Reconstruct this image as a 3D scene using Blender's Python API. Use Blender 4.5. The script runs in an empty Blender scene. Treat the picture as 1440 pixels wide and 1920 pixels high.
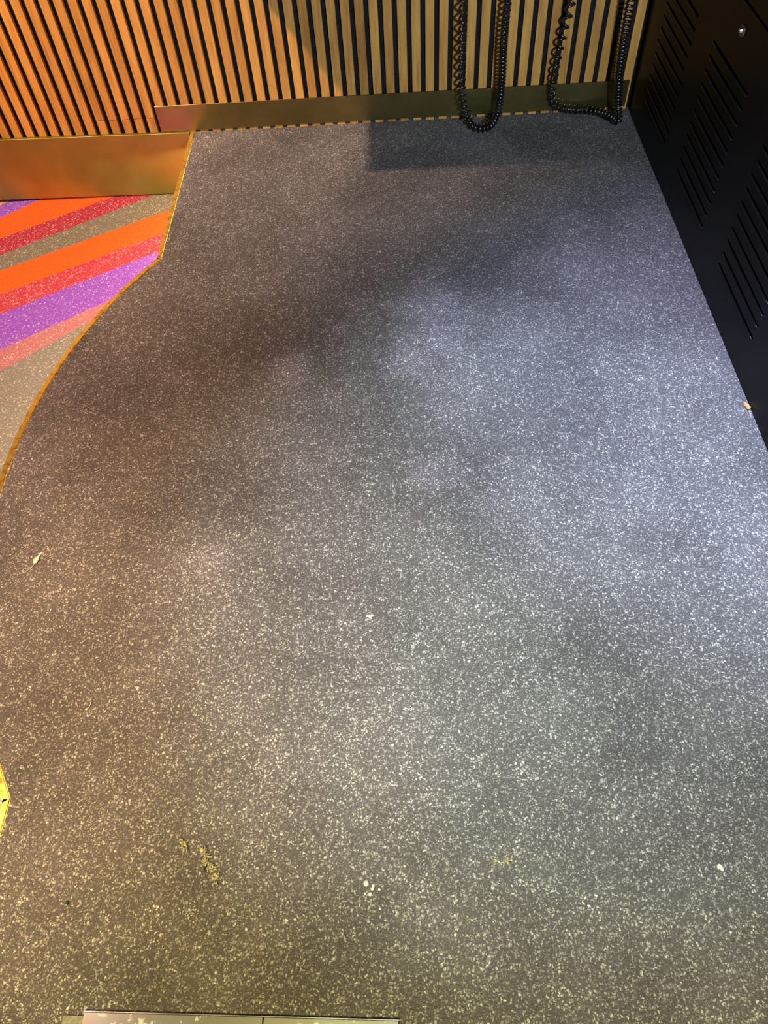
import bpy, bmesh, math, random
from mathutils import Vector, Matrix, noise
random.seed(7)
S = bpy.context.scene
COL = S.collection

# ------------------------------------------------------------------ camera
cam = bpy.data.cameras.new('camera'); cam_o = bpy.data.objects.new('camera', cam); COL.objects.link(cam_o)
RIGHT = Vector((0.998682, -0.006261, -0.050941))
DOWN = Vector((-0.034892, -0.810717, -0.584398))
FWD = Vector((-0.037640, 0.585405, -0.809867))
m = Matrix.Identity(4)
for i in range(3):
    m[i][0] = RIGHT[i]; m[i][1] = -DOWN[i]; m[i][2] = -FWD[i]
m[0][3], m[1][3], m[2][3] = 1.07959, -2.36763, 1.16654
cam_o.matrix_world = m
cam.sensor_fit = 'VERTICAL'; cam.sensor_height = 36.0; cam.lens = 1380.0/1920*36
cam.clip_start = 0.02
S.camera = cam_o

# ------------------------------------------------------------------ world, exposure
w = bpy.data.worlds.new('dim_room'); S.world = w; w.use_nodes = True
bg = w.node_tree.nodes['Background']; bg.inputs[0].default_value = (0.85, 0.88, 1.0, 1); bg.inputs[1].default_value = 0.016
S.view_settings.view_transform = 'Standard'; S.view_settings.look = 'None'
S.view_settings.exposure = 0.0; S.view_settings.gamma = 1.0
S.view_settings.use_curve_mapping = False

# ------------------------------------------------------------------ lamps of the room
def spot(name, loc, target, power, color, angle, blend, radius):
    l = bpy.data.lights.new(name, 'SPOT'); l.energy = power; l.color = color
    l.spot_size = math.radians(angle); l.spot_blend = blend; l.shadow_soft_size = radius
    o = bpy.data.objects.new(name, l); COL.objects.link(o); o.location = loc
    o.rotation_euler = (Vector(target)-Vector(loc)).to_track_quat('-Z', 'Y').to_euler()
    return o
# warm ceiling spot on the left, throws the console's shadow on wall and carpet
spot('warm_ceiling_spot', (-0.845, -1.60, 2.40), (-0.06, -0.03, 0.27), 610, (1, 0.68, 0.44), 59, 1.0, 0.03)
# cool lamp high on the right
spot('cool_spot', (1.58, -1.80, 1.9), (1.78, -1.26, 0.0), 232, (0.6, 0.64, 1), 46, 1.0, 0.05)
# white lamp over the middle of the carpet
spot('centre_spot', (1.40, -1.95, 2.4), (1.36, -1.66, 0.0), 355, (0.60, 0.83, 1), 40, 1.0, 0.05)
# pale lamp in front of the wall
spot('front_lamp', (1.70, -2.75, 1.10), (1.20, 0.0, 0.35), 240, (0.66, 0.85, 1), 50, 1.0, 0.09)
# yellowish lamp behind the viewer
spot('rear_spot', (0.80, -3.0, 2.3), (0.90, -2.46, 0.0), 268, (1, 0.86, 0.32), 62, 1.0, 0.15)
# low warm lamp by the platform edge
spot('warm_side_spot', (-0.25, -2.10, 1.6), (0.22, -1.72, 0.0), 215, (1, 0.6, 0.4), 60, 1.0, 0.05)

# ------------------------------------------------------------------ materials
class NT:
    def __init__(s, name):
        s.mat = bpy.data.materials.new(name); s.mat.use_nodes = True
        s.t = s.mat.node_tree; s.b = s.t.nodes['Principled BSDF']
    def n(s, typ, **kw):
        nd = s.t.nodes.new(typ)
        for k, v in kw.items():
            if k.startswith('i_'): nd.inputs[k[2:].replace('_', ' ')].default_value = v
            else: setattr(nd, k, v)
        return nd
    def l(s, a, b): s.t.links.new(a, b)
    def math(s, op, a, b=None, c=None, clamp=False):
        nd = s.t.nodes.new('ShaderNodeMath'); nd.operation = op; nd.use_clamp = clamp
        for i, v in enumerate((a, b, c)):
            if v is None: continue
            if isinstance(v, (int, float)): nd.inputs[i].default_value = v
            else: s.l(v, nd.inputs[i])
        return nd.outputs[0]
    def mix(s, f, a, b, mode='MIX'):
        nd = s.t.nodes.new('ShaderNodeMix'); nd.data_type = 'RGBA'; nd.blend_type = mode
        for sock, v in ((nd.inputs[0], f), (nd.inputs[6], a), (nd.inputs[7], b)):
            if isinstance(v, (int, float)): sock.default_value = v
            elif isinstance(v, tuple): sock.default_value = v if len(v) == 4 else v+(1,)
            else: s.l(v, sock)
        return nd.outputs[2]
    def ramp(s, fac, stops, interp='LINEAR'):
        nd = s.t.nodes.new('ShaderNodeValToRGB'); cr = nd.color_ramp; cr.interpolation = interp
        while len(cr.elements) < len(stops): cr.elements.new(0.5)
        for e, (p, c) in zip(cr.elements, stops):
            e.position = p; e.color = c if len(c) == 4 else c+(1,)
        s.l(fac, nd.inputs[0]); return nd.outputs[0]
    def noise(s, vec, scale, detail=2, rough=0.5):
        nd = s.t.nodes.new('ShaderNodeTexNoise'); nd.inputs['Scale'].default_value = scale
        nd.inputs['Detail'].default_value = detail; nd.inputs['Roughness'].default_value = rough
        if vec is not None: s.l(vec, nd.inputs['Vector'])
        return nd.outputs['Fac']
    def bump(s, h, strength, dist):
        nd = s.t.nodes.new('ShaderNodeBump'); nd.inputs['Strength'].default_value = strength
        nd.inputs['Distance'].default_value = dist; s.l(h, nd.inputs['Height'])
        s.l(nd.outputs[0], s.b.inputs['Normal'])

def plain(name, color, rough=0.5, metal=0.0, spec=0.5):
    k = NT(name); k.b.inputs['Base Color'].default_value = color+(1,)
    k.b.inputs['Roughness'].default_value = rough; k.b.inputs['Metallic'].default_value = metal
    k.b.inputs['Specular IOR Level'].default_value = spec
    return k.mat

def flecks(k, pos, scale, size, warp):
    """light yarn flecks: blobs at the centres of a warped cell pattern, each cell with its own strength"""
    nz = k.t.nodes.new('ShaderNodeTexNoise'); nz.inputs['Scale'].default_value = scale*0.8; nz.inputs['Detail'].default_value = 1.0
    k.l(pos, nz.inputs['Vector'])
    sub = k.n('ShaderNodeVectorMath', operation='SUBTRACT'); k.l(nz.outputs['Color'], sub.inputs[0]); sub.inputs[1].default_value = (0.5, 0.5, 0.5)
    sc = k.n('ShaderNodeVectorMath', operation='SCALE'); k.l(sub.outputs[0], sc.inputs[0]); sc.inputs['Scale'].default_value = warp
    ad = k.n('ShaderNodeVectorMath', operation='ADD'); k.l(pos, ad.inputs[0]); k.l(sc.outputs[0], ad.inputs[1])
    fl = k.n('ShaderNodeVectorMath', operation='MULTIPLY'); k.l(ad.outputs[0], fl.inputs[0]); fl.inputs[1].default_value = (1, 1, 0)
    v = k.n('ShaderNodeTexVoronoi', feature='F1', voronoi_dimensions='3D'); v.inputs['Scale'].default_value = scale
    k.l(fl.outputs[0], v.inputs['Vector'])
    d = k.math('MULTIPLY', k.math('SUBTRACT', size, v.outputs['Distance']), 4.0, clamp=True)
    sp = k.n('ShaderNodeSeparateColor'); k.l(v.outputs['Color'], sp.inputs[0])
    st = k.math('MULTIPLY', k.math('SUBTRACT', sp.outputs[0], 0.28), 1.55, clamp=True)
    return k.math('MULTIPLY', d, st)

def carpet_dark():
    k = NT('flecked_grey_carpet')
    pos = k.n('ShaderNodeNewGeometry').outputs['Position']
    f1 = flecks(k, pos, 250, 0.47, 0.0075)
    f2 = flecks(k, pos, 400, 0.47, 0.0045)
    clump = k.ramp(k.noise(pos, 45, 3, 0.6), [(0.35, (0.45, 0.45, 0.45)), (0.6, (1, 1, 1))])
    f = k.math('MULTIPLY', k.math('MAXIMUM', f1, k.math('MULTIPLY', f2, 0.7)), clump)
    mpf = k.n('ShaderNodeMapping'); k.l(pos, mpf.inputs[0]); mpf.inputs['Rotation'].default_value = (0, 0, 0.9); mpf.inputs['Scale'].default_value = (0.45, 1.3, 1)
    fine = k.noise(mpf.outputs[0], 480, 2.5, 0.6)
    base = k.ramp(fine, [(0.28, (0.070, 0.061, 0.064)), (0.72, (0.168, 0.152, 0.156))])
    # broad wear and tread marks in the pile
    big = k.noise(pos, 3.2, 5, 0.62)
    wear = k.ramp(big, [(0.32, (0.70, 0.69, 0.69)), (0.52, (1, 1, 1)), (0.72, (1.32, 1.31, 1.33))])
    col = k.mix(f, base, (0.78, 0.74, 0.69))
    col = k.mix(1.0, col, wear, 'MULTIPLY')
    # pale scuffed spots (centre x, y, radius x, radius y, strength)
    sep = k.n('ShaderNodeSeparateXYZ'); k.l(pos, sep.inputs[0])
    wob = k.math('MULTIPLY', k.math('SUBTRACT', k.noise(pos, 14, 4, 0.65), 0.5), 1.5)
    tot = None
    for x, y, rx, ry, st in ((1.145, -0.93, 0.085, 0.13, 1.0), (1.085, -1.10, 0.055, 0.06, 0.75), (0.813, -1.106, 0.05, 0.05, 0.6),
                             (0.92, -0.98, 0.03, 0.03, 0.5), (1.135, -1.43, 0.06, 0.05, 0.6), (1.23, -0.94, 0.03, 0.03, 0.5), (0.70, -1.62, 0.05, 0.03, 0.4)):
        dx = k.math('DIVIDE', k.math('SUBTRACT', sep.outputs[0], x), rx)
        dy = k.math('DIVIDE', k.math('SUBTRACT', sep.outputs[1], y), ry)
        d = k.math('SQRT', k.math('ADD', k.math('MULTIPLY', dx, dx), k.math('MULTIPLY', dy, dy)))
        e = k.math('SUBTRACT', 1.35, k.math('ADD', d, wob), clamp=True)
        e = k.math('MULTIPLY', e, st)
        tot = e if tot is None else k.math('MAXIMUM', tot, e)
    col = k.mix(1.0, col, k.mix(tot, (1.0, 1.0, 1.0), (1.75, 1.70, 1.85)), 'MULTIPLY')
    k.l(col, k.b.inputs['Base Color'])
    k.b.inputs['Roughness'].default_value = 1.0; k.b.inputs['Specular IOR Level'].default_value = 0.1
    h = k.math('ADD', k.math('MULTIPLY', f, 0.8), fine)
    k.bump(h, 0.55, 0.002)
    return k.mat

def carpet_striped():
    k = NT('striped_carpet')
    pos = k.n('ShaderNodeNewGeometry').outputs['Position']
    sep = k.n('ShaderNodeSeparateXYZ'); k.l(pos, sep.inputs[0])
    X, Y = sep.outputs[0], sep.outputs[1]
    orange = (0.92, 0.115, 0.018); crim = (0.36, 0.026, 0.062); grey = (0.17, 0.155, 0.13)
    purple = (0.26, 0.08, 0.62); pink = (0.42, 0.16, 0.20); pale = (0.205, 0.20, 0.20); tan = (0.6, 0.26, 0.12)
    lines = [((-0.300, -0.030), (-0.265, 0.002), purple), ((-0.272, -0.1023), (-0.1624, -0.0002), orange), ((-0.235, -0.2236), (0.0998, -0.0045), crim),
             ((-0.207, -0.3151), (0.2476, -0.0016), grey), ((-0.182, -0.397), (0.3106, -0.1034), orange), ((-0.1452, -0.5175), (0.3082, -0.2364), (0.46, 0.045, 0.085)),
             ((-0.1173, -0.6087), (0.3036, -0.3389), purple), ((-0.0689, -0.767), (0.2026, -0.5675), pink), ((-0.042, -0.8552), (0.1583, -0.668), pale)]
    col = tan
    jit = k.math('MULTIPLY', k.math('SUBTRACT', k.noise(pos, 220, 1), 0.5), 0.012)
    for (ax, ay), (bx, by), c in lines:
        dx, dy = bx-ax, by-ay; L = math.hypot(dx, dy); nx, ny = dy/L, -dx/L      # points down-right of the line are past it
        d = k.math('ADD', k.math('MULTIPLY', X, nx), k.math('MULTIPLY', Y, ny))
        d = k.math('ADD', k.math('SUBTRACT', d, nx*ax+ny*ay), jit)
        col = k.mix(k.math('GREATER_THAN', d, 0.0), col, c)
    f = k.math('MAXIMUM', flecks(k, pos, 150, 0.42, 0.008), k.math('MULTIPLY', flecks(k, pos, 230, 0.42, 0.005), 0.7))
    fine = k.noise(pos, 700, 2)
    lum = k.mix(0.6, col, (0.95, 0.84, 0.76))
    # orange yarn is nearly solid, the other colours are flecked
    sepc = k.n('ShaderNodeSeparateColor'); k.l(col, sepc.inputs[0])
    solid = k.math('GREATER_THAN', sepc.outputs[0], 0.7)
    amt = k.math('MULTIPLY', f, k.math('SUBTRACT', 1.0, k.math('MULTIPLY', solid, 0.85)))
    out = k.mix(amt, col, lum)
    out = k.mix(1.0, out, k.ramp(fine, [(0.3, (0.72, 0.72, 0.72)), (0.7, (1.2, 1.2, 1.2))]), 'MULTIPLY')
    k.l(out, k.b.inputs['Base Color'])
    k.b.inputs['Roughness'].default_value = 1.0; k.b.inputs['Specular IOR Level'].default_value = 0.1
    k.bump(k.math('ADD', f, fine), 0.5, 0.002)
    return k.mat

def wood():
    k = NT('oak_veneer')
    tc = k.n('ShaderNodeTexCoord').outputs['Object']
    rnd = k.n('ShaderNodeObjectInfo').outputs['Random']
    off = k.n('ShaderNodeCombineXYZ')
    k.l(k.math('MULTIPLY', rnd, 37.0), off.inputs[0]); k.l(k.math('MULTIPLY', rnd, 91.0), off.inputs[2])
    add = k.n('ShaderNodeVectorMath', operation='ADD'); k.l(tc, add.inputs[0]); k.l(off.outputs[0], add.inputs[1])
    mp = k.n('ShaderNodeMapping'); k.l(add.outputs[0], mp.inputs[0]); mp.inputs['Scale'].default_value = (1, 1, 0.045)
    g = k.noise(mp.outputs[0], 170, 5, 0.65)
    mp2 = k.n('ShaderNodeMapping'); k.l(add.outputs[0], mp2.inputs[0]); mp2.inputs['Scale'].default_value = (1, 1, 0.16)
    g2 = k.noise(mp2.outputs[0], 28, 3, 0.6)
    c = k.ramp(g, [(0.30, (0.40, 0.180, 0.039)), (0.55, (0.585, 0.278, 0.060)), (0.75, (0.65, 0.325, 0.075))])
    c = k.mix(1.0, c, k.ramp(g2, [(0.3, (0.74, 0.68, 0.58)), (0.5, (1, 1, 1)), (0.7, (1.08, 1.08, 1.08))]), 'MULTIPLY')
    c = k.mix(1.0, c, k.ramp(rnd, [(0.0, (0.82, 0.76, 0.70)), (0.5, (0.98, 0.96, 0.95)), (1.0, (1.12, 1.10, 1.08))]), 'MULTIPLY')
    k.l(c, k.b.inputs['Base Color']); k.b.inputs['Roughness'].default_value = 0.52
    k.b.inputs['Specular IOR Level'].default_value = 0.3
    k.bump(g, 0.15, 0.0006)
    return k.mat

def brass(name, c, rough, brush=(0.02, 1, 1), metal=1.0):
    k = NT(name); tc = k.n('ShaderNodeTexCoord').outputs['Object']
    mp = k.n('ShaderNodeMapping'); k.l(tc, mp.inputs[0]); mp.inputs['Scale'].default_value = brush
    g = k.noise(mp.outputs[0], 900, 3)
    big = k.noise(tc, 9, 4, 0.6)
    cc = k.mix(1.0, c, k.ramp(big, [(0.3, (0.82, 0.8, 0.76)), (0.7, (1.08, 1.08, 1.08))]), 'MULTIPLY')
    k.l(cc, k.b.inputs['Base Color']); k.b.inputs['Metallic'].default_value = metal
    k.l(k.math('ADD', k.math('MULTIPLY', g, 0.14), rough-0.07), k.b.inputs['Roughness'])
    k.bump(g, 0.04, 0.0003)
    return k.mat

def nosing_mat():
    k = NT('worn_brass_edging'); pos = k.n('ShaderNodeNewGeometry').outputs['Position']
    g = k.noise(pos, 55, 5, 0.7); g2 = k.noise(pos, 400, 2)
    c = k.ramp(g, [(0.34, (0.50, 0.24, 0.03)), (0.48, (0.86, 0.62, 0.11)), (0.7, (0.94, 0.74, 0.18))])
    k.l(c, k.b.inputs['Base Color']); k.b.inputs['Metallic'].default_value = 0.7
    k.l(k.math('ADD', k.math('MULTIPLY', g2, 0.2), 0.2), k.b.inputs['Roughness'])
    return k.mat

def steel():
    k = NT('smeared_stainless'); pos = k.n('ShaderNodeNewGeometry').outputs['Position']
    g = k.noise(pos, 40, 5, 0.7); g2 = k.noise(pos, 9, 3, 0.6)
    sm = k.ramp(g, [(0.57, (0, 0, 0)), (0.64, (1, 1, 1))])
    c = k.mix(sm, k.ramp(g2, [(0.3, (0.19, 0.155, 0.135)), (0.7, (0.21, 0.25, 0.26))]), (0.46, 0.52, 0.56))
    k.l(c, k.b.inputs['Base Color']); k.b.inputs['Metallic'].default_value = 0.75
    k.l(k.math('ADD', k.math('MULTIPLY', sm, 0.3), 0.3), k.b.inputs['Roughness'])
    return k.mat

def black_metal():
    k = NT('black_powder_coat'); pos = k.n('ShaderNodeNewGeometry').outputs['Position']
    g = k.noise(pos, 900, 2); d = k.noise(pos, 12, 5, 0.7)
    dust = k.ramp(d, [(0.60, (0, 0, 0)), (0.85, (1, 1, 1))])
    k.l(k.mix(k.math('MULTIPLY', dust, 0.2), (0.0042, 0.0046, 0.0058), (0.02, 0.02, 0.024)), k.b.inputs['Base Color'])
    k.b.inputs['Roughness'].default_value = 0.40; k.b.inputs['Specular IOR Level'].default_value = 0.16
    k.bump(g, 0.06, 0.0004)
    return k.mat

def felt():
    k = NT('black_felt'); pos = k.n('ShaderNodeNewGeometry').outputs['Position']
    g = k.noise(pos, 500, 3)
    k.l(k.ramp(g, [(0.3, (0.006, 0.007, 0.009)), (0.7, (0.020, 0.022, 0.027))]), k.b.inputs['Base Color'])
    k.b.inputs['Roughness'].default_value = 1.0; k.b.inputs['Specular IOR Level'].default_value = 0.05
    return k.mat

def tuft_mat(name, c1, c2):
    k = NT(name); pos = k.n('ShaderNodeNewGeometry').outputs['Position']
    g = k.noise(pos, 450, 3)
    k.l(k.ramp(g, [(0.35, c1), (0.6, c2)]), k.b.inputs['Base Color']); k.b.inputs['Roughness'].default_value = 1.0
    return k.mat

def emit(name, color, strength):
    k = NT(name); k.b.inputs['Base Color'].default_value = (0.8, 0.75, 0.6, 1)
    k.b.inputs['Emission Color'].default_value = color+(1,); k.b.inputs['Emission Strength'].default_value = strength
    return k.mat

M = dict(carpet=carpet_dark(), stripes=carpet_striped(), wood=wood(), brass=brass('brushed_bronze', (0.34, 0.28, 0.068), 0.44, metal=0.76),
         skirting=brass('dark_bronze', (0.40, 0.31, 0.12), 0.30), nosing=nosing_mat(), steel=steel(), black=black_metal(), felt=felt(),
         rubber=plain('glossy_black_cord', (0.006, 0.006, 0.007), 0.28, spec=1.0), void=plain('dark_interior', (0.003, 0.003, 0.003), 0.9, spec=0.05),
         chrome=plain('nickel', (0.75, 0.74, 0.70), 0.22, 1.0), riser=plain('dark_riser_board', (0.05, 0.042, 0.035), 0.8),
         led=emit('warm_led', (1.0, 0.72, 0.38), 130.0), mat_grey=tuft_mat('grey_mat', (0.22, 0.21, 0.18), (0.36, 0.35, 0.30)),
         tuft=tuft_mat('frayed_carpet_yarn', (0.14, 0.11, 0.06), (0.72, 0.66, 0.42)), paper=plain('pale_scrap', (0.82, 0.80, 0.62), 0.8),
         white=plain('white_grain', (0.85, 0.83, 0.74), 0.6), crumb=plain('orange_crumb', (0.75, 0.48, 0.20), 0.8), blackbit=plain('black_speck', (0.01, 0.01, 0.01), 0.7),
         console=plain('dark_console', (0.03, 0.03, 0.035), 0.6))

# ------------------------------------------------------------------ mesh helpers
def link(name, bm, mat, parent=None, bevel=0.0, smooth=False, loc=None):
    if bevel:
        bmesh.ops.bevel(bm, geom=bm.edges[:], offset=bevel, segments=1, affect='EDGES', clamp_overlap=True)
    bmesh.ops.recalc_face_normals(bm, faces=bm.faces[:])
    me = bpy.data.meshes.new(name); bm.to_mesh(me); bm.free()
    for mm in (mat if isinstance(mat, (list, tuple)) else [mat]): me.materials.append(mm)
    if smooth:
        for p in me.polygons: p.use_smooth = True
    o = bpy.data.objects.new(name, me); COL.objects.link(o)
    if parent: o.parent = parent
    if loc: o.location = loc
    return o

def box(bm, x0, x1, y0, y1, z0, z1):
    v = [bm.verts.new(p) for p in ((x0,y0,z0),(x1,y0,z0),(x1,y1,z0),(x0,y1,z0),(x0,y0,z1),(x1,y0,z1),(x1,y1,z1),(x0,y1,z1))]
    for f in ((0,3,2,1),(4,5,6,7),(0,1,5,4),(1,2,6,5),(2,3,7,6),(3,0,4,7)): bm.faces.new([v[i] for i in f])

def bx(*a):
    bm = bmesh.new(); box(bm, *a); return bm

def tag(o, label, cat=None, group=None, kind=None):
    if label: o['label'] = label
    if cat: o['category'] = cat
    if group: o['group'] = group
    if kind: o['kind'] = kind
    return o

def empty(name, loc=(0,0,0)):
    o = bpy.data.objects.new(name, None); o.empty_display_size = 0.05; COL.objects.link(o); o.location = loc; return o

# ------------------------------------------------------------------ platform outline (plan)
CX, CY, CR = 1.5014, -1.3608, 1.27
def edge_pts(off, step=3.0):
    """platform edge from the wall to behind the viewer, moved outwards (to the left) by off; each item: (x, y), run index"""
    xs = 0.4290
    pts = [((xs-off, 0.0), 0)]
    a0 = math.asin(0.6918/CR)
    pts.append(((0.4352-off*0.99, -0.669), 0))
    n = 44
    for i in range(n+1):
        a = a0-2*a0*i/n
        r = CR+off
        pts.append(((CX-r*math.cos(a), CY+r*math.sin(a)), 1))
    pts.append(((0.4363-off*0.99, -2.0526), 2)); pts.append(((0.4340-off, -3.3), 2))
    return pts

# floor of the platform: dark flecked carpet, with the riser below it
ZLOW = -0.198
RIS = -0.020
bm = bmesh.new()
P = [p for p, r in edge_pts(0.0)]
P = [(0.4290, 0.012)] + P[1:]
ring = P + [(2.5, -3.3), (2.5, 0.012)]
top = [bm.verts.new((x, y, 0.0)) for x, y in ring]
bm.faces.new(top)
bot = [bm.verts.new((x, y, -0.012)) for x, y in ring]
bm.faces.new(bot[::-1])
for i in range(len(ring)):
    j = (i+1) % len(ring); bm.faces.new((top[i], bot[i], bot[j], top[j]))
floor = link('floor', bm, M['carpet']); tag(floor, 'dark grey carpet with pale flecks on the raised platform', kind='structure')
bm = bmesh.new()
Q = [p for p, r in edge_pts(RIS)]
Q = [(Q[0][0], 0.012)] + Q[1:]
ring = Q + [(2.5, -3.3), (2.5, 0.012)]
top = [bm.verts.new((x, y, -0.0125)) for x, y in ring]; bot = [bm.verts.new((x, y, ZLOW)) for x, y in ring]
bm.faces.new(top); bm.faces.new(bot[::-1])
for i in range(len(ring)):
    j = (i+1) % len(ring); bm.faces.new((top[i], bot[i], bot[j], top[j]))
riser = link('platform_riser', bm, M['riser'], parent=floor)

# lower floor with the striped carpet
low = link('floor', bx(-1.6, 2.5, -3.3, 0.012, ZLOW-0.03, ZLOW), M['stripes'])
tag(low, 'lower floor with diagonal orange, crimson, purple and grey striped carpet', kind='structure')

# brass edging of the platform: three strips with a lip, warm light strip underneath
edging = empty('trim_1', (0.43, -0.67, 0)); edging['kind'] = 'structure'; edging['label'] = 'brass edging strip along the curved platform edge'
def strip(name, pts_out, pts_in, z0, z1, lip, mat, lab=None):
    """flat strip between the outer and inner polyline with a lip hanging from the outer edge"""
    bm = bmesh.new(); rows = []
    for (ox, oy), (ix, iy) in zip(pts_out, pts_in):
        dx, dy = ix-ox, iy-oy; L = math.hypot(dx, dy); t = 0.0022/L
        mx, my = ox+dx*t, oy+dy*t
        prof = [(ix, iy, z1), (ox+dx*0.06, oy+dy*0.06, z1), (ox, oy, z1-0.001), (ox, oy, z1-lip), (mx, my, z1-lip), (mx, my, z0), (ix, iy, z0)]
        rows.append([bm.verts.new(p) for p in prof])
    for a, b in zip(rows, rows[1:]):
        for i in range(len(a)):
            j = (i+1) % len(a); bm.faces.new((a[i], a[j], b[j], b[i]))
    bm.faces.new(rows[0]); bm.faces.new(rows[-1][::-1])
    for v in bm.verts: v.co -= Vector(edging.location)
    o = link(name, bm, mat, parent=edging)
    return o
OUT = edge_pts(0.0135); INN = edge_pts(0.0015)
def run(lst, r): return [p for p, q in lst if q == r]
for r in (0, 1, 2):
    a, b = run(OUT, r), run(INN, r)
    if r == 0: a[0] = (a[0][0], -0.004); b[0] = (b[0][0], -0.004)
    if r == 0: a[1] = (a[1][0]+0.001, a[1][1]+0.0004); b[1] = (b[1][0], b[1][1]+0.0012)
    if r == 2: a[0] = (a[0][0]+0.001, a[0][1]-0.0012); b[0] = (b[0][0], b[0][1]-0.0012)
    strip('edge_strip', a, b, -0.002, 0.0016, 0.040, M['nosing'])
led_o, led_i = edge_pts(-0.0165), edge_pts(-0.0198)
bm = bmesh.new(); rows = []
for k, ((p, r), (q, _)) in enumerate(zip(led_o, led_i)):
    if k == 0: p = (p[0], -0.02); q = (q[0], -0.02)
    rows.append([bm.verts.new((x-0.43, y+0.67, z)) for x, y, z in ((p[0], p[1], -0.0300), (q[0], q[1], -0.0300), (q[0], q[1], -0.0372), (p[0], p[1], -0.0372))])
for a, b in zip(rows, rows[1:]):
    for i in range(4):
        j = (i+1) % 4; bm.faces.new((a[i], a[j], b[j], b[i]))
bm.faces.new(rows[0]); bm.faces.new(rows[-1][::-1])
link('light_strip', bm, M['led'], parent=edging)

# ------------------------------------------------------------------ back wall: felt backing and oak slats
bm = bx(-1.6, 2.5, 0.012, 0.06, -0.23, 2.45)
wall = link('wall_back', bm, M['felt']); tag(wall, 'wall of oak slats on black felt', kind='structure')
bm = bx(-0.0128, 0.0128, 0.0, 0.0121, -0.004, 2.44)
s0 = link('slat', bm, M['wood'], parent=wall, bevel=0.0008); long_me = s0.data
bm = bx(-0.0128, 0.0128, 0.0, 0.0121, 0.0514, 2.44); su = link('slat', bm, M['wood'], parent=wall, bevel=0.0008); up_me = su.data
bm = bx(-0.0128, 0.0128, 0.0, 0.0121, -0.004, 0.0496); sl = link('slat', bm, M['wood'], parent=wall, bevel=0.0006); lo_me = sl.data
first = {'long': s0, 'up': su, 'lo': sl}
def slat(kind, me, x):
    o = first.pop(kind, None)
    if o is None:
        o = bpy.data.objects.new('slat', me); COL.objects.link(o); o.parent = wall
    o.location.x = x
for i in range(-22, 44):
    x = 0.04*(i+0.5)
    if i in (3, 4, 5, 6, 7): slat('up', up_me, x); slat('lo', lo_me, x)
    else: slat('long', long_me, x)
slat('long', long_me, 0.04*44.5-0.001)

# dark bronze skirting on the platform side
bm = bx(0.3235, 1.7862, -0.0035, -0.0002, 0.0085, 0.0865)
sk = link('baseboard_back', bm, M['skirting'], bevel=0.0006); tag(sk, 'narrow dark bronze skirting strip at the foot of the oak slats', kind='structure')
# taller brass skirting of the lower floor, slightly out of level
bm = bx(-1.55, 0.4135, -0.0135, -0.0005, -0.2025, 0.0)
pl = link('baseboard_left', bm, M['brass'], bevel=0.0004); tag(pl, 'tall brushed brass skirting plate above the striped carpet', kind='structure')
pl.rotation_euler = (0, math.radians(0.86), 0); pl.location = (0, 0, 0.0125)

# ------------------------------------------------------------------ black cabinet on the right
cab = empty('equipment_cabinet', (2.1, -1.0, 0))
tag(cab, 'black metal cabinet with rows of ventilation slots along the right side of the carpet', 'cabinet')
XF = 1.7985
def cpart(name, bm, mat, bevel=0.0):
    for v in bm.verts: v.co -= Vector(cab.location)
    return link(name, bm, mat, parent=cab, bevel=bevel)
cpart('body', bx(XF+0.012, 2.42, -1.955, -0.003, 0.0, 1.02), M['void'])
cpart('corner_post', bx(XF+0.004, XF+0.014, -0.055, -0.004, 0.0, 1.02), M['black'], 0.001)
cpart('top_panel', bx(XF-0.004, 2.43, -1.96, -0.003, 1.02, 1.04), M['black'], 0.002)
# side panel with real slots
GY = [(-0.145, -0.403), (-0.5325, -0.7905), (-0.930, -1.188), (-1.3225, -1.5805)]
ZS = [0.1005+0.0303*k for k in range(11)]
SH = 0.0064
ys = sorted({-0.0575, -1.955} | {v for g in GY for v in g})
zs = [0.003]
for z in ZS: zs += [z-SH/2, z+SH/2]
zs += [0.5195]
bm = bmesh.new(); T = 0.0022
open_y = {tuple(sorted(g)) for g in GY}
V = {}
def vv(x, y, z):
    k = (x, round(y, 5), round(z, 5))
    if k not in V: V[k] = bm.verts.new((x, y, z))
    return V[k]
def is_open(i, j):
    if not (0 <= i < len(ys)-1 and 0 <= j < len(zs)-1): return True
    return (ys[i], ys[i+1]) in open_y and j % 2 == 1 and j < len(zs)-2
for i in range(len(ys)-1):
    for j in range(len(zs)-1):
        if is_open(i, j): continue
        y0, y1, z0, z1 = ys[i], ys[i+1], zs[j], zs[j+1]
        bm.faces.new((vv(XF, y0, z0), vv(XF, y0, z1), vv(XF, y1, z1), vv(XF, y1, z0)))
        bm.faces.new((vv(XF+T, y0, z0), vv(XF+T, y1, z0), vv(XF+T, y1, z1), vv(XF+T, y0, z1)))
        for di, dj, (ya, za), (yb, zb) in ((-1,0,(y0,z0),(y0,z1)), (1,0,(y1,z1),(y1,z0)), (0,-1,(y1,z0),(y0,z0)), (0,1,(y0,z1),(y1,z1))):
            if is_open(i+di, j+dj):
                bm.faces.new((vv(XF, ya, za), vv(XF+T, ya, za), vv(XF+T, yb, zb), vv(XF, yb, zb)))
panel = cpart('side_panel', bm, M['black'])
cpart('upper_panel', bx(XF-0.0005, XF+0.002, -1.955, -0.0575, 0.5245, 1.018), M['black'], 0.0006)
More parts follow.
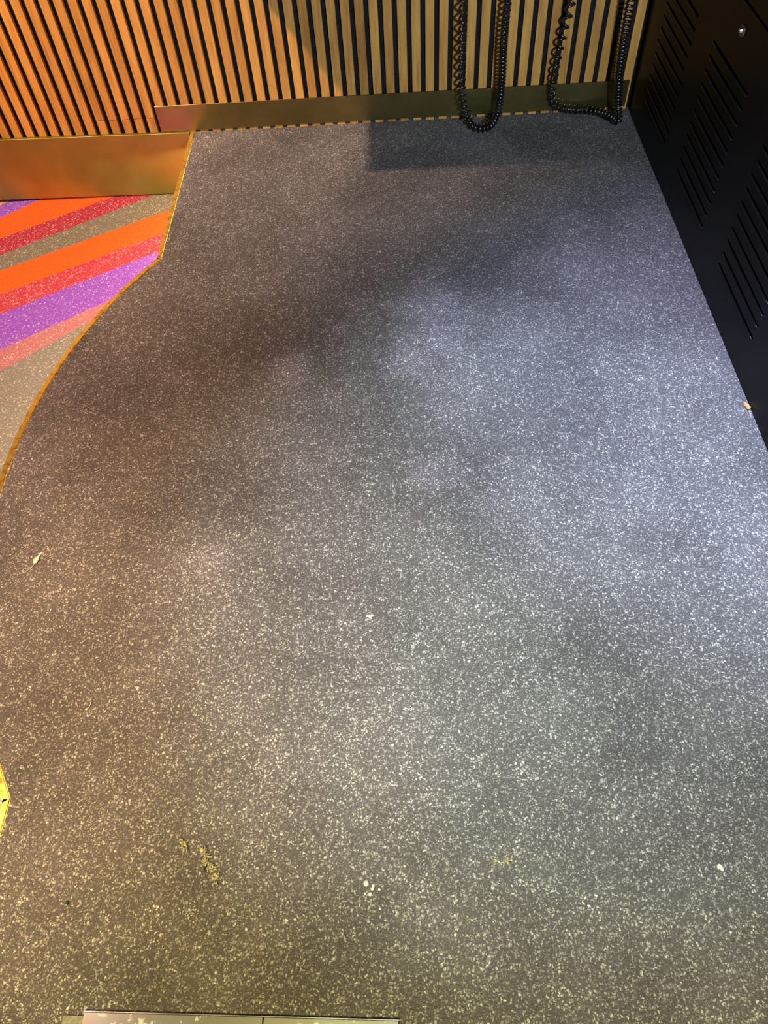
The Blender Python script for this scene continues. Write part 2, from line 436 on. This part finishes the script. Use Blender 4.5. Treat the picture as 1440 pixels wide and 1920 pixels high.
# pressed louvre lip below every slot: a shallow rounded blade
bm = bmesh.new(); L = 0.256; n = 8; rows = []
for i in range(n+1):
    t = i/n; y = -L/2+L*t
    e = min(1.0, min(t, 1-t)*18+0.05)
    rows.append([bm.verts.new(p) for p in ((0.0006, y, SH*0.02), (-0.0022*e, y, -SH*0.15), (-0.0030*e, y, -SH*0.35), (-0.0016*e, y, -SH*0.6), (0.0004, y, -SH*0.8), (0.0012, y, -SH*0.3))])
for a, b in zip(rows, rows[1:]):
    for i in range(6):
        j = (i+1) % 6; bm.faces.new((a[i], a[j], b[j], b[i]))
bm.faces.new(rows[0]); bm.faces.new(rows[-1][::-1])
for v in bm.verts: v.co.z -= SH*0.35
lv0 = link('louvre_lip', bm, plain('glossy_black_lip', (0.006, 0.006, 0.007), 0.30, spec=0.4), parent=panel, smooth=True); lv_me = lv0.data  # lips get a glossier black than the panel to bring out their highlights
done = False
for g in GY:
    for z in ZS:
        if done:
            o = bpy.data.objects.new('louvre_lip', lv_me); COL.objects.link(o); o.parent = panel
        else: o = lv0; done = True
        o.location = (XF-cab.location.x, (g[0]+g[1])/2-cab.location.y, z-cab.location.z)
# cam lock
bm = bmesh.new()
rot = Matrix.Rotation(math.radians(90), 4, 'Y')
def disc(bm, r0, r1, depth, x, y, z, seg=24):
    bmesh.ops.create_cone(bm, cap_ends=True, segments=seg, radius1=r0, radius2=r1, depth=depth, matrix=Matrix.Translation((x, y, z)) @ Matrix.Rotation(math.radians(-90), 4, 'Y'))
disc(bm, 0.0125, 0.011, 0.003, XF-0.0015, -0.6733, 0.4776)
lock = cpart('lock', bm, plain('dark_nickel_bezel', (0.22, 0.21, 0.19), 0.35, 1.0)); lock['label'] = 'round cam lock'
bm = bmesh.new(); disc(bm, 0.0062, 0.0045, 0.006, XF-0.0045, -0.6733, 0.4776)
for v in bm.verts: v.co -= Vector(cab.location)
lb = link('lock_barrel', bm, M['chrome'], parent=lock); lb['label'] = 'bright nickel key barrel'
bm = bx(XF-0.0079, XF-0.0070, -0.6742, -0.6724, 0.4742, 0.4810)
for v in bm.verts: v.co -= Vector(cab.location)
link('keyhole', bm, M['void'], parent=lock)

# ------------------------------------------------------------------ console on the wall above the frame; the coiled cords hang from it
con = empty('wall_console', (1.1, 0, 0.75)); tag(con, 'dark console box on the slatted wall above the hanging coiled cords', 'console')
def kpart(name, bm, mat, bevel=0.0):
    for v in bm.verts: v.co -= Vector(con.location)
    return link(name, bm, mat, parent=con, bevel=bevel)
kpart('shelf', bx(0.409, 1.785, -0.700, -0.0005, 0.75, 0.78), M['console'], 0.003)
kpart('housing', bx(0.47, 1.74, -0.30, -0.0005, 0.781, 1.15), M['console'], 0.008)
for i in range(3):
    kpart('drawer', bx(0.50+0.42*i, 0.89+0.42*i, -0.306, -0.3005, 0.80, 1.12), M['black'], 0.002)
for x, y in ((1.268, -0.06), (1.391, -0.06), (1.580, -0.05), (1.7175, -0.09)):
    bm = bmesh.new(); bmesh.ops.create_cone(bm, cap_ends=True, segments=16, radius1=0.008, radius2=0.010, depth=0.03, matrix=Matrix.Translation((x, y, 0.735)))
    kpart('cord_gland', bm, M['rubber'])

# ------------------------------------------------------------------ coiled cords
def catmull(P, n=14):
    out = []
    P = [Vector(p) for p in P]; Q = [2*P[0]-P[1]]+P+[2*P[-1]-P[-2]]
    for i in range(1, len(Q)-2):
        a, b, c, d = Q[i-1:i+3]
        for k in range(n):
            t = k/n
            out.append(0.5*((2*b)+(c-a)*t+(2*a-5*b+4*c-d)*t*t+(3*b-a-3*c+d)*t**3))
    out.append(P[-1]); return out

def coil(name, path, pitches, R, r, phase=0.0, seg=16, sides=7, floor_z=True):
    """helix of radius R round a path; pitches = [(arc length fraction, turn spacing), ...]"""
    C = catmull(path)
    ds = [0.0]
    for a, b in zip(C, C[1:]): ds.append(ds[-1]+(b-a).length)
    Lt = ds[-1]
    def at(s):
        lo = 0; hi = len(ds)-1
        while hi-lo > 1:
            mid = (lo+hi)//2
            if ds[mid] <= s: lo = mid
            else: hi = mid
        t = (s-ds[lo])/max(1e-9, ds[hi]-ds[lo]); return C[lo].lerp(C[hi], t)
    def pitch(f):
        for (f0, p0), (f1, p1) in zip(pitches, pitches[1:]):
            if f <= f1: return p0+(p1-p0)*(f-f0)/(f1-f0)
        return pitches[-1][1]
    s, ang = 0.0, phase; cen = []
    Nrm = None; T0 = None
    while s < Lt:
        p = at(s); T = (at(min(Lt, s+0.004))-at(max(0, s-0.004))).normalized()
        if Nrm is None:
            Nrm = Vector((1, 0, 0)) - T*T.x; Nrm.normalize()
        else:
            Nrm = (Nrm - T*Nrm.dot(T)).normalized()
        B = T.cross(Nrm)
        q = p+Nrm*(R*math.cos(ang))+B*(R*math.sin(ang))
        if q.z < r+0.0006: q.z = r+0.0006
        cen.append(q)
        ang -= 2*math.pi/seg; s += pitch(s/Lt)/seg
    bm = bmesh.new(); rows = []; Nn = None
    for i, q in enumerate(cen):
        T = (cen[min(i+1, len(cen)-1)]-cen[max(i-1, 0)]).normalized()
        if Nn is None: Nn = T.orthogonal().normalized()
        else: Nn = (Nn-T*Nn.dot(T)).normalized()
        B = T.cross(Nn)
        rows.append([bm.verts.new(q+(Nn*math.cos(2*math.pi*k/sides)+B*math.sin(2*math.pi*k/sides))*r) for k in range(sides)])
    for a, b in zip(rows, rows[1:]):
        for k in range(sides):
            j = (k+1) % sides; bm.faces.new((a[k], b[k], b[j], a[j]))
    bm.faces.new(rows[0]); bm.faces.new(rows[-1][::-1])
    return link(name, bm, M['rubber'], smooth=True)

HR, WR = 0.0091, 0.0036
c1 = coil('coiled_cord', [(1.268,-0.06,0.722), (1.268,-0.06,0.50), (1.2685,-0.06,0.345), (1.2700,-0.06,0.212), (1.2725,-0.06,0.139), (1.2775,-0.061,0.078), (1.2925,-0.072,0.0345),
                          (1.3070,-0.090,0.0165), (1.3280,-0.100,0.0135), (1.3500,-0.094,0.0135), (1.3700,-0.078,0.0185), (1.3850,-0.062,0.045), (1.3905,-0.06,0.1025),
                          (1.3890,-0.06,0.177), (1.3870,-0.06,0.260), (1.3900,-0.06,0.340), (1.391,-0.06,0.50), (1.391,-0.06,0.722)],
          [(0, 0.028), (0.22, 0.027), (0.36, 0.0245), (0.42, 0.019), (0.46, 0.0125), (0.52, 0.0105), (0.60, 0.0098), (0.68, 0.011), (0.74, 0.016), (0.80, 0.020), (1, 0.022)], HR, WR)
tag(c1, 'black coiled cord hanging in a U loop that just touches the carpet', 'cord', 'coiled cords on the wall')
c2 = coil('coiled_cord', [(1.580,-0.05,0.722), (1.575,-0.05,0.50), (1.5680,-0.050,0.325), (1.5590,-0.050,0.261), (1.5520,-0.050,0.2065), (1.5485,-0.046,0.148), (1.5480,-0.034,0.090),
                          (1.5520,-0.024,0.055), (1.5620,-0.019,0.033), (1.5850,-0.018,0.022), (1.6250,-0.020,0.0155), (1.6650,-0.025,0.0140), (1.7020,-0.042,0.0135), (1.7290,-0.075,0.0135),
                          (1.7440,-0.104,0.0145), (1.7455,-0.102,0.030), (1.7400,-0.092,0.0550), (1.7285,-0.09,0.128), (1.7220,-0.09,0.200), (1.7190,-0.09,0.2675), (1.7170,-0.09,0.335), (1.717,-0.09,0.50), (1.7175,-0.09,0.722)],
          [(0, 0.032), (0.24, 0.030), (0.36, 0.024), (0.43, 0.018), (0.47, 0.0145), (0.54, 0.0125), (0.59, 0.0095), (0.70, 0.0098), (0.75, 0.013), (0.81, 0.020), (0.87, 0.023), (1, 0.026)], HR, WR, 0.8)
tag(c2, 'black coiled cord beside the cabinet, lying along the skirting before it climbs', 'cord', 'coiled cords on the wall')

# ------------------------------------------------------------------ steel plate in the foreground
fp = empty('floor_plate', (0.83, -2.45, 0)); tag(fp, 'smeared stainless steel plate at the bottom edge, lying on the carpet', 'plate')
def fpart(name, bm, mat, bevel=0.0):
    for v in bm.verts: v.co -= Vector(fp.location)
    return link(name, bm, mat, parent=fp, bevel=bevel)
def quad_slab(pts, z0, z1):
    bm = bmesh.new(); t = [bm.verts.new((x, y, z1)) for x, y in pts]; b = [bm.verts.new((x, y, z0)) for x, y in pts]
    bm.faces.new(t); bm.faces.new(b[::-1])
    for i in range(len(pts)):
        j = (i+1) % len(pts); bm.faces.new((t[i], b[i], b[j], t[j]))
    return bm
fpart('left_sheet', quad_slab([(0.6215,-2.3310), (0.8620,-2.3385), (0.8550,-2.70), (0.6050,-2.70)], 0.0035, 0.0075), M['steel'], 0.0008)
fpart('right_sheet', quad_slab([(0.8630,-2.3385), (1.0400,-2.3440), (1.0450,-2.70), (0.8560,-2.70)], 0.0035, 0.0075), M['steel'], 0.0008)
fpart('under_mat', quad_slab([(0.5935,-2.3345), (1.0380,-2.3470), (1.0440,-2.70), (0.5850,-2.70)], 0.0003, 0.0034), M['mat_grey'])
rim = fpart('rim', quad_slab([(0.6215,-2.3300), (1.0405,-2.3430), (1.0405,-2.3438), (0.6215,-2.3309)], 0.0034, 0.0082), M['chrome'])

# ------------------------------------------------------------------ bits of litter on the carpet
def lump(name, pts, r, mat, label, cat, jag=0.5, group=None, seed=1):
    """irregular crumb: noisy blobs strung along pts, merged into one mesh; origin at the base"""
    rnd = random.Random(seed); c = Vector(pts[len(pts)//2]); c.z = 0
    bm = bmesh.new()
    for p in pts:
        bmesh.ops.create_icosphere(bm, subdivisions=2, radius=r*rnd.uniform(0.7, 1.2), matrix=Matrix.Translation(Vector(p)-c) @ Matrix.Rotation(rnd.random()*3, 4, 'Z'))
    for v in bm.verts:
        nv = noise.noise_vector(v.co*(0.9/r)+Vector((seed*3.1, 0, 0)))
        v.co += nv*r*jag
        v.co.z = max(0.0002, v.co.z)
    o = link(name, bm, mat, loc=c); tag(o, label, cat, group); return o
def curl(bm, pts, r):
    C = catmull(pts, 6); rows = []
    for i, q in enumerate(C):
        T = (C[min(i+1, len(C)-1)]-C[max(i-1, 0)]).normalized(); N = T.orthogonal().normalized(); B = T.cross(N)
        rows.append([bm.verts.new(q+(N*math.cos(2*math.pi*k/5)+B*math.sin(2*math.pi*k/5))*r) for k in range(5)])
    for a, b in zip(rows, rows[1:]):
        for k in range(5):
            j = (k+1) % 5; bm.faces.new((a[k], b[k], b[j], a[j]))
    bm.faces.new(rows[0]); bm.faces.new(rows[-1][::-1])

def frayed(name, centers, r, n, label, seed):
    """tuft of loose yarn ends pulled up out of the carpet"""
    rnd = random.Random(seed); c = Vector(centers[len(centers)//2]); c.z = 0
    bm = bmesh.new()
    for i in range(n):
        a = Vector(rnd.choice(centers))-c
        p = a+Vector((rnd.gauss(0, r), rnd.gauss(0, r), 0.001))
        d = Vector((rnd.gauss(0, 1), rnd.gauss(0, 1), 0)).normalized()*rnd.uniform(0.003, 0.007)
        h = rnd.uniform(0.002, 0.007)
        curl(bm, [p, p+d*0.5+Vector((0, 0, h)), p+d+Vector((rnd.gauss(0, .001), rnd.gauss(0, .001), h*0.4))], rnd.uniform(0.0007, 0.0015))
    for v in bm.verts: v.co.z = max(0.0002, v.co.z)
    o = link(name, bm, M['tuft'], loc=c); tag(o, label, 'tuft')
    # torn dark hole in the backing at the middle of the tuft
    if n > 40:
        bm = bmesh.new(); bmesh.ops.create_icosphere(bm, subdivisions=2, radius=0.0042)
        for v in bm.verts:
            v.co += noise.noise_vector(v.co*260)*0.0016; v.co.z = max(0.0002, v.co.z*0.25+0.0006); v.co.x -= 0.0066; v.co.y -= 0.0036
        link('torn_hole', bm, M['blackbit'], parent=o)
    return o
frayed('carpet_tuft', [(0.752,-2.134,0), (0.757,-2.140,0), (0.760,-2.150,0), (0.767,-2.155,0), (0.772,-2.161,0), (0.776,-2.168,0), (0.779,-2.174,0)], 0.0022, 70, 'long frayed tuft of pale yarn pulled out of the carpet', 3)
frayed('carpet_tuft', [(0.719,-2.120,0), (0.723,-2.126,0), (0.725,-2.131,0)], 0.0022, 16, 'small frayed yarn tuft just behind the long one', 5)
frayed('carpet_tuft', [(1.180,-2.152,0), (1.189,-2.160,0), (1.199,-2.158,0), (1.207,-2.151,0)], 0.0022, 14, 'thin arc of loose pale fibres on the carpet in front of the right sheet', 9)
bm = bmesh.new()
prof = [(0.0,0.0),(0.0045,0.003),(0.0075,0.010),(0.0060,0.017),(0.0085,0.026),(0.0070,0.031),(0.0045,0.027),(0.0020,0.016),(-0.0025,0.010),(-0.0025,0.004)]
t = [bm.verts.new((x, y, 0.0022+0.002*math.sin(y*160))) for x, y in prof]; b = [bm.verts.new((x, y, 0.0006+0.002*math.sin(y*160))) for x, y in prof]
bm.faces.new(t); bm.faces.new(b[::-1])
for i in range(len(prof)):
    j = (i+1) % len(prof); bm.faces.new((t[i], b[i], b[j], t[j]))
curl(bm, [(0.0, 0.0, 0.0015), (-0.004, -0.008, 0.0018), (-0.009, -0.013, 0.0015), (-0.014, -0.018, 0.002), (-0.018, -0.014, 0.002), (-0.017, -0.008, 0.0018)], 0.0006)
o = link('leaf_scrap', bm, M['paper'], loc=(0.3545, -1.6200, 0)); tag(o, 'slender pale leaf scrap with a curled thread tail near the left edge', 'scrap')
lump('crumb', [(1.7915,-1.283,0.004), (1.7905,-1.276,0.003), (1.7930,-1.290,0.004)], 0.0045, M['crumb'], 'orange crumb caught against the foot of the black cabinet', 'crumb', seed=2)
lump('crumb', [(0.388,-1.2925,0.002), (0.390,-1.296,0.002)], 0.0032, M['tuft'], 'small tan crumb near the curved brass edging', 'crumb', seed=4)
lump('crumb', [(1.4985,-2.167,0.002), (1.5005,-2.171,0.002)], 0.0032, M['white'], 'single white crumb alone on the right of the carpet', 'crumb', seed=6)
lump('speck', [(0.5642,-2.2004,0.0015)], 0.0030, M['blackbit'], 'black speck on the carpet, left of the steel plate corner', 'speck', seed=8)
lump('crumb', [(0.994,-1.753,0.002), (0.999,-1.7535,0.002), (1.0035,-1.752,0.002), (1.000,-1.757,0.002)], 0.0026, M['white'], 'flat white flake in the middle of the carpet', 'crumb', seed=11)
grains = [(0.9955,-2.1815,0.0036, 'largest white grain, at the far end of the scatter'), (0.9940,-2.1945,0.0026, 'white grain at the near left of the scatter'),
          (1.0015,-2.1955,0.0024, 'white grain at the near middle of the scatter'), (1.0045,-2.1885,0.0022, 'smaller of the two close white grains, nearer one'),
          (1.0060,-2.1845,0.0022, 'white grain just behind the close pair, right of the largest'), (1.0145,-2.1895,0.0024, 'rightmost white grain of the small scatter')]
for i, (x, y, r, lab) in enumerate(grains):
    lump('grain', [(x, y, r*0.6)], r, M['white'], lab, 'grain', 0.2, 'scatter of white grains', seed=20+i)
bm = bmesh.new(); curl(bm, [(0,0,0.001),(0.002,-0.008,0.002),(0.001,-0.016,0.0015),(-0.004,-0.024,0.001)], 0.0005)
o = link('thread', bm, M['paper'], loc=(0.5275,-1.8900,0)); tag(o, 'short pale thread on the brown side of the carpet', 'thread')
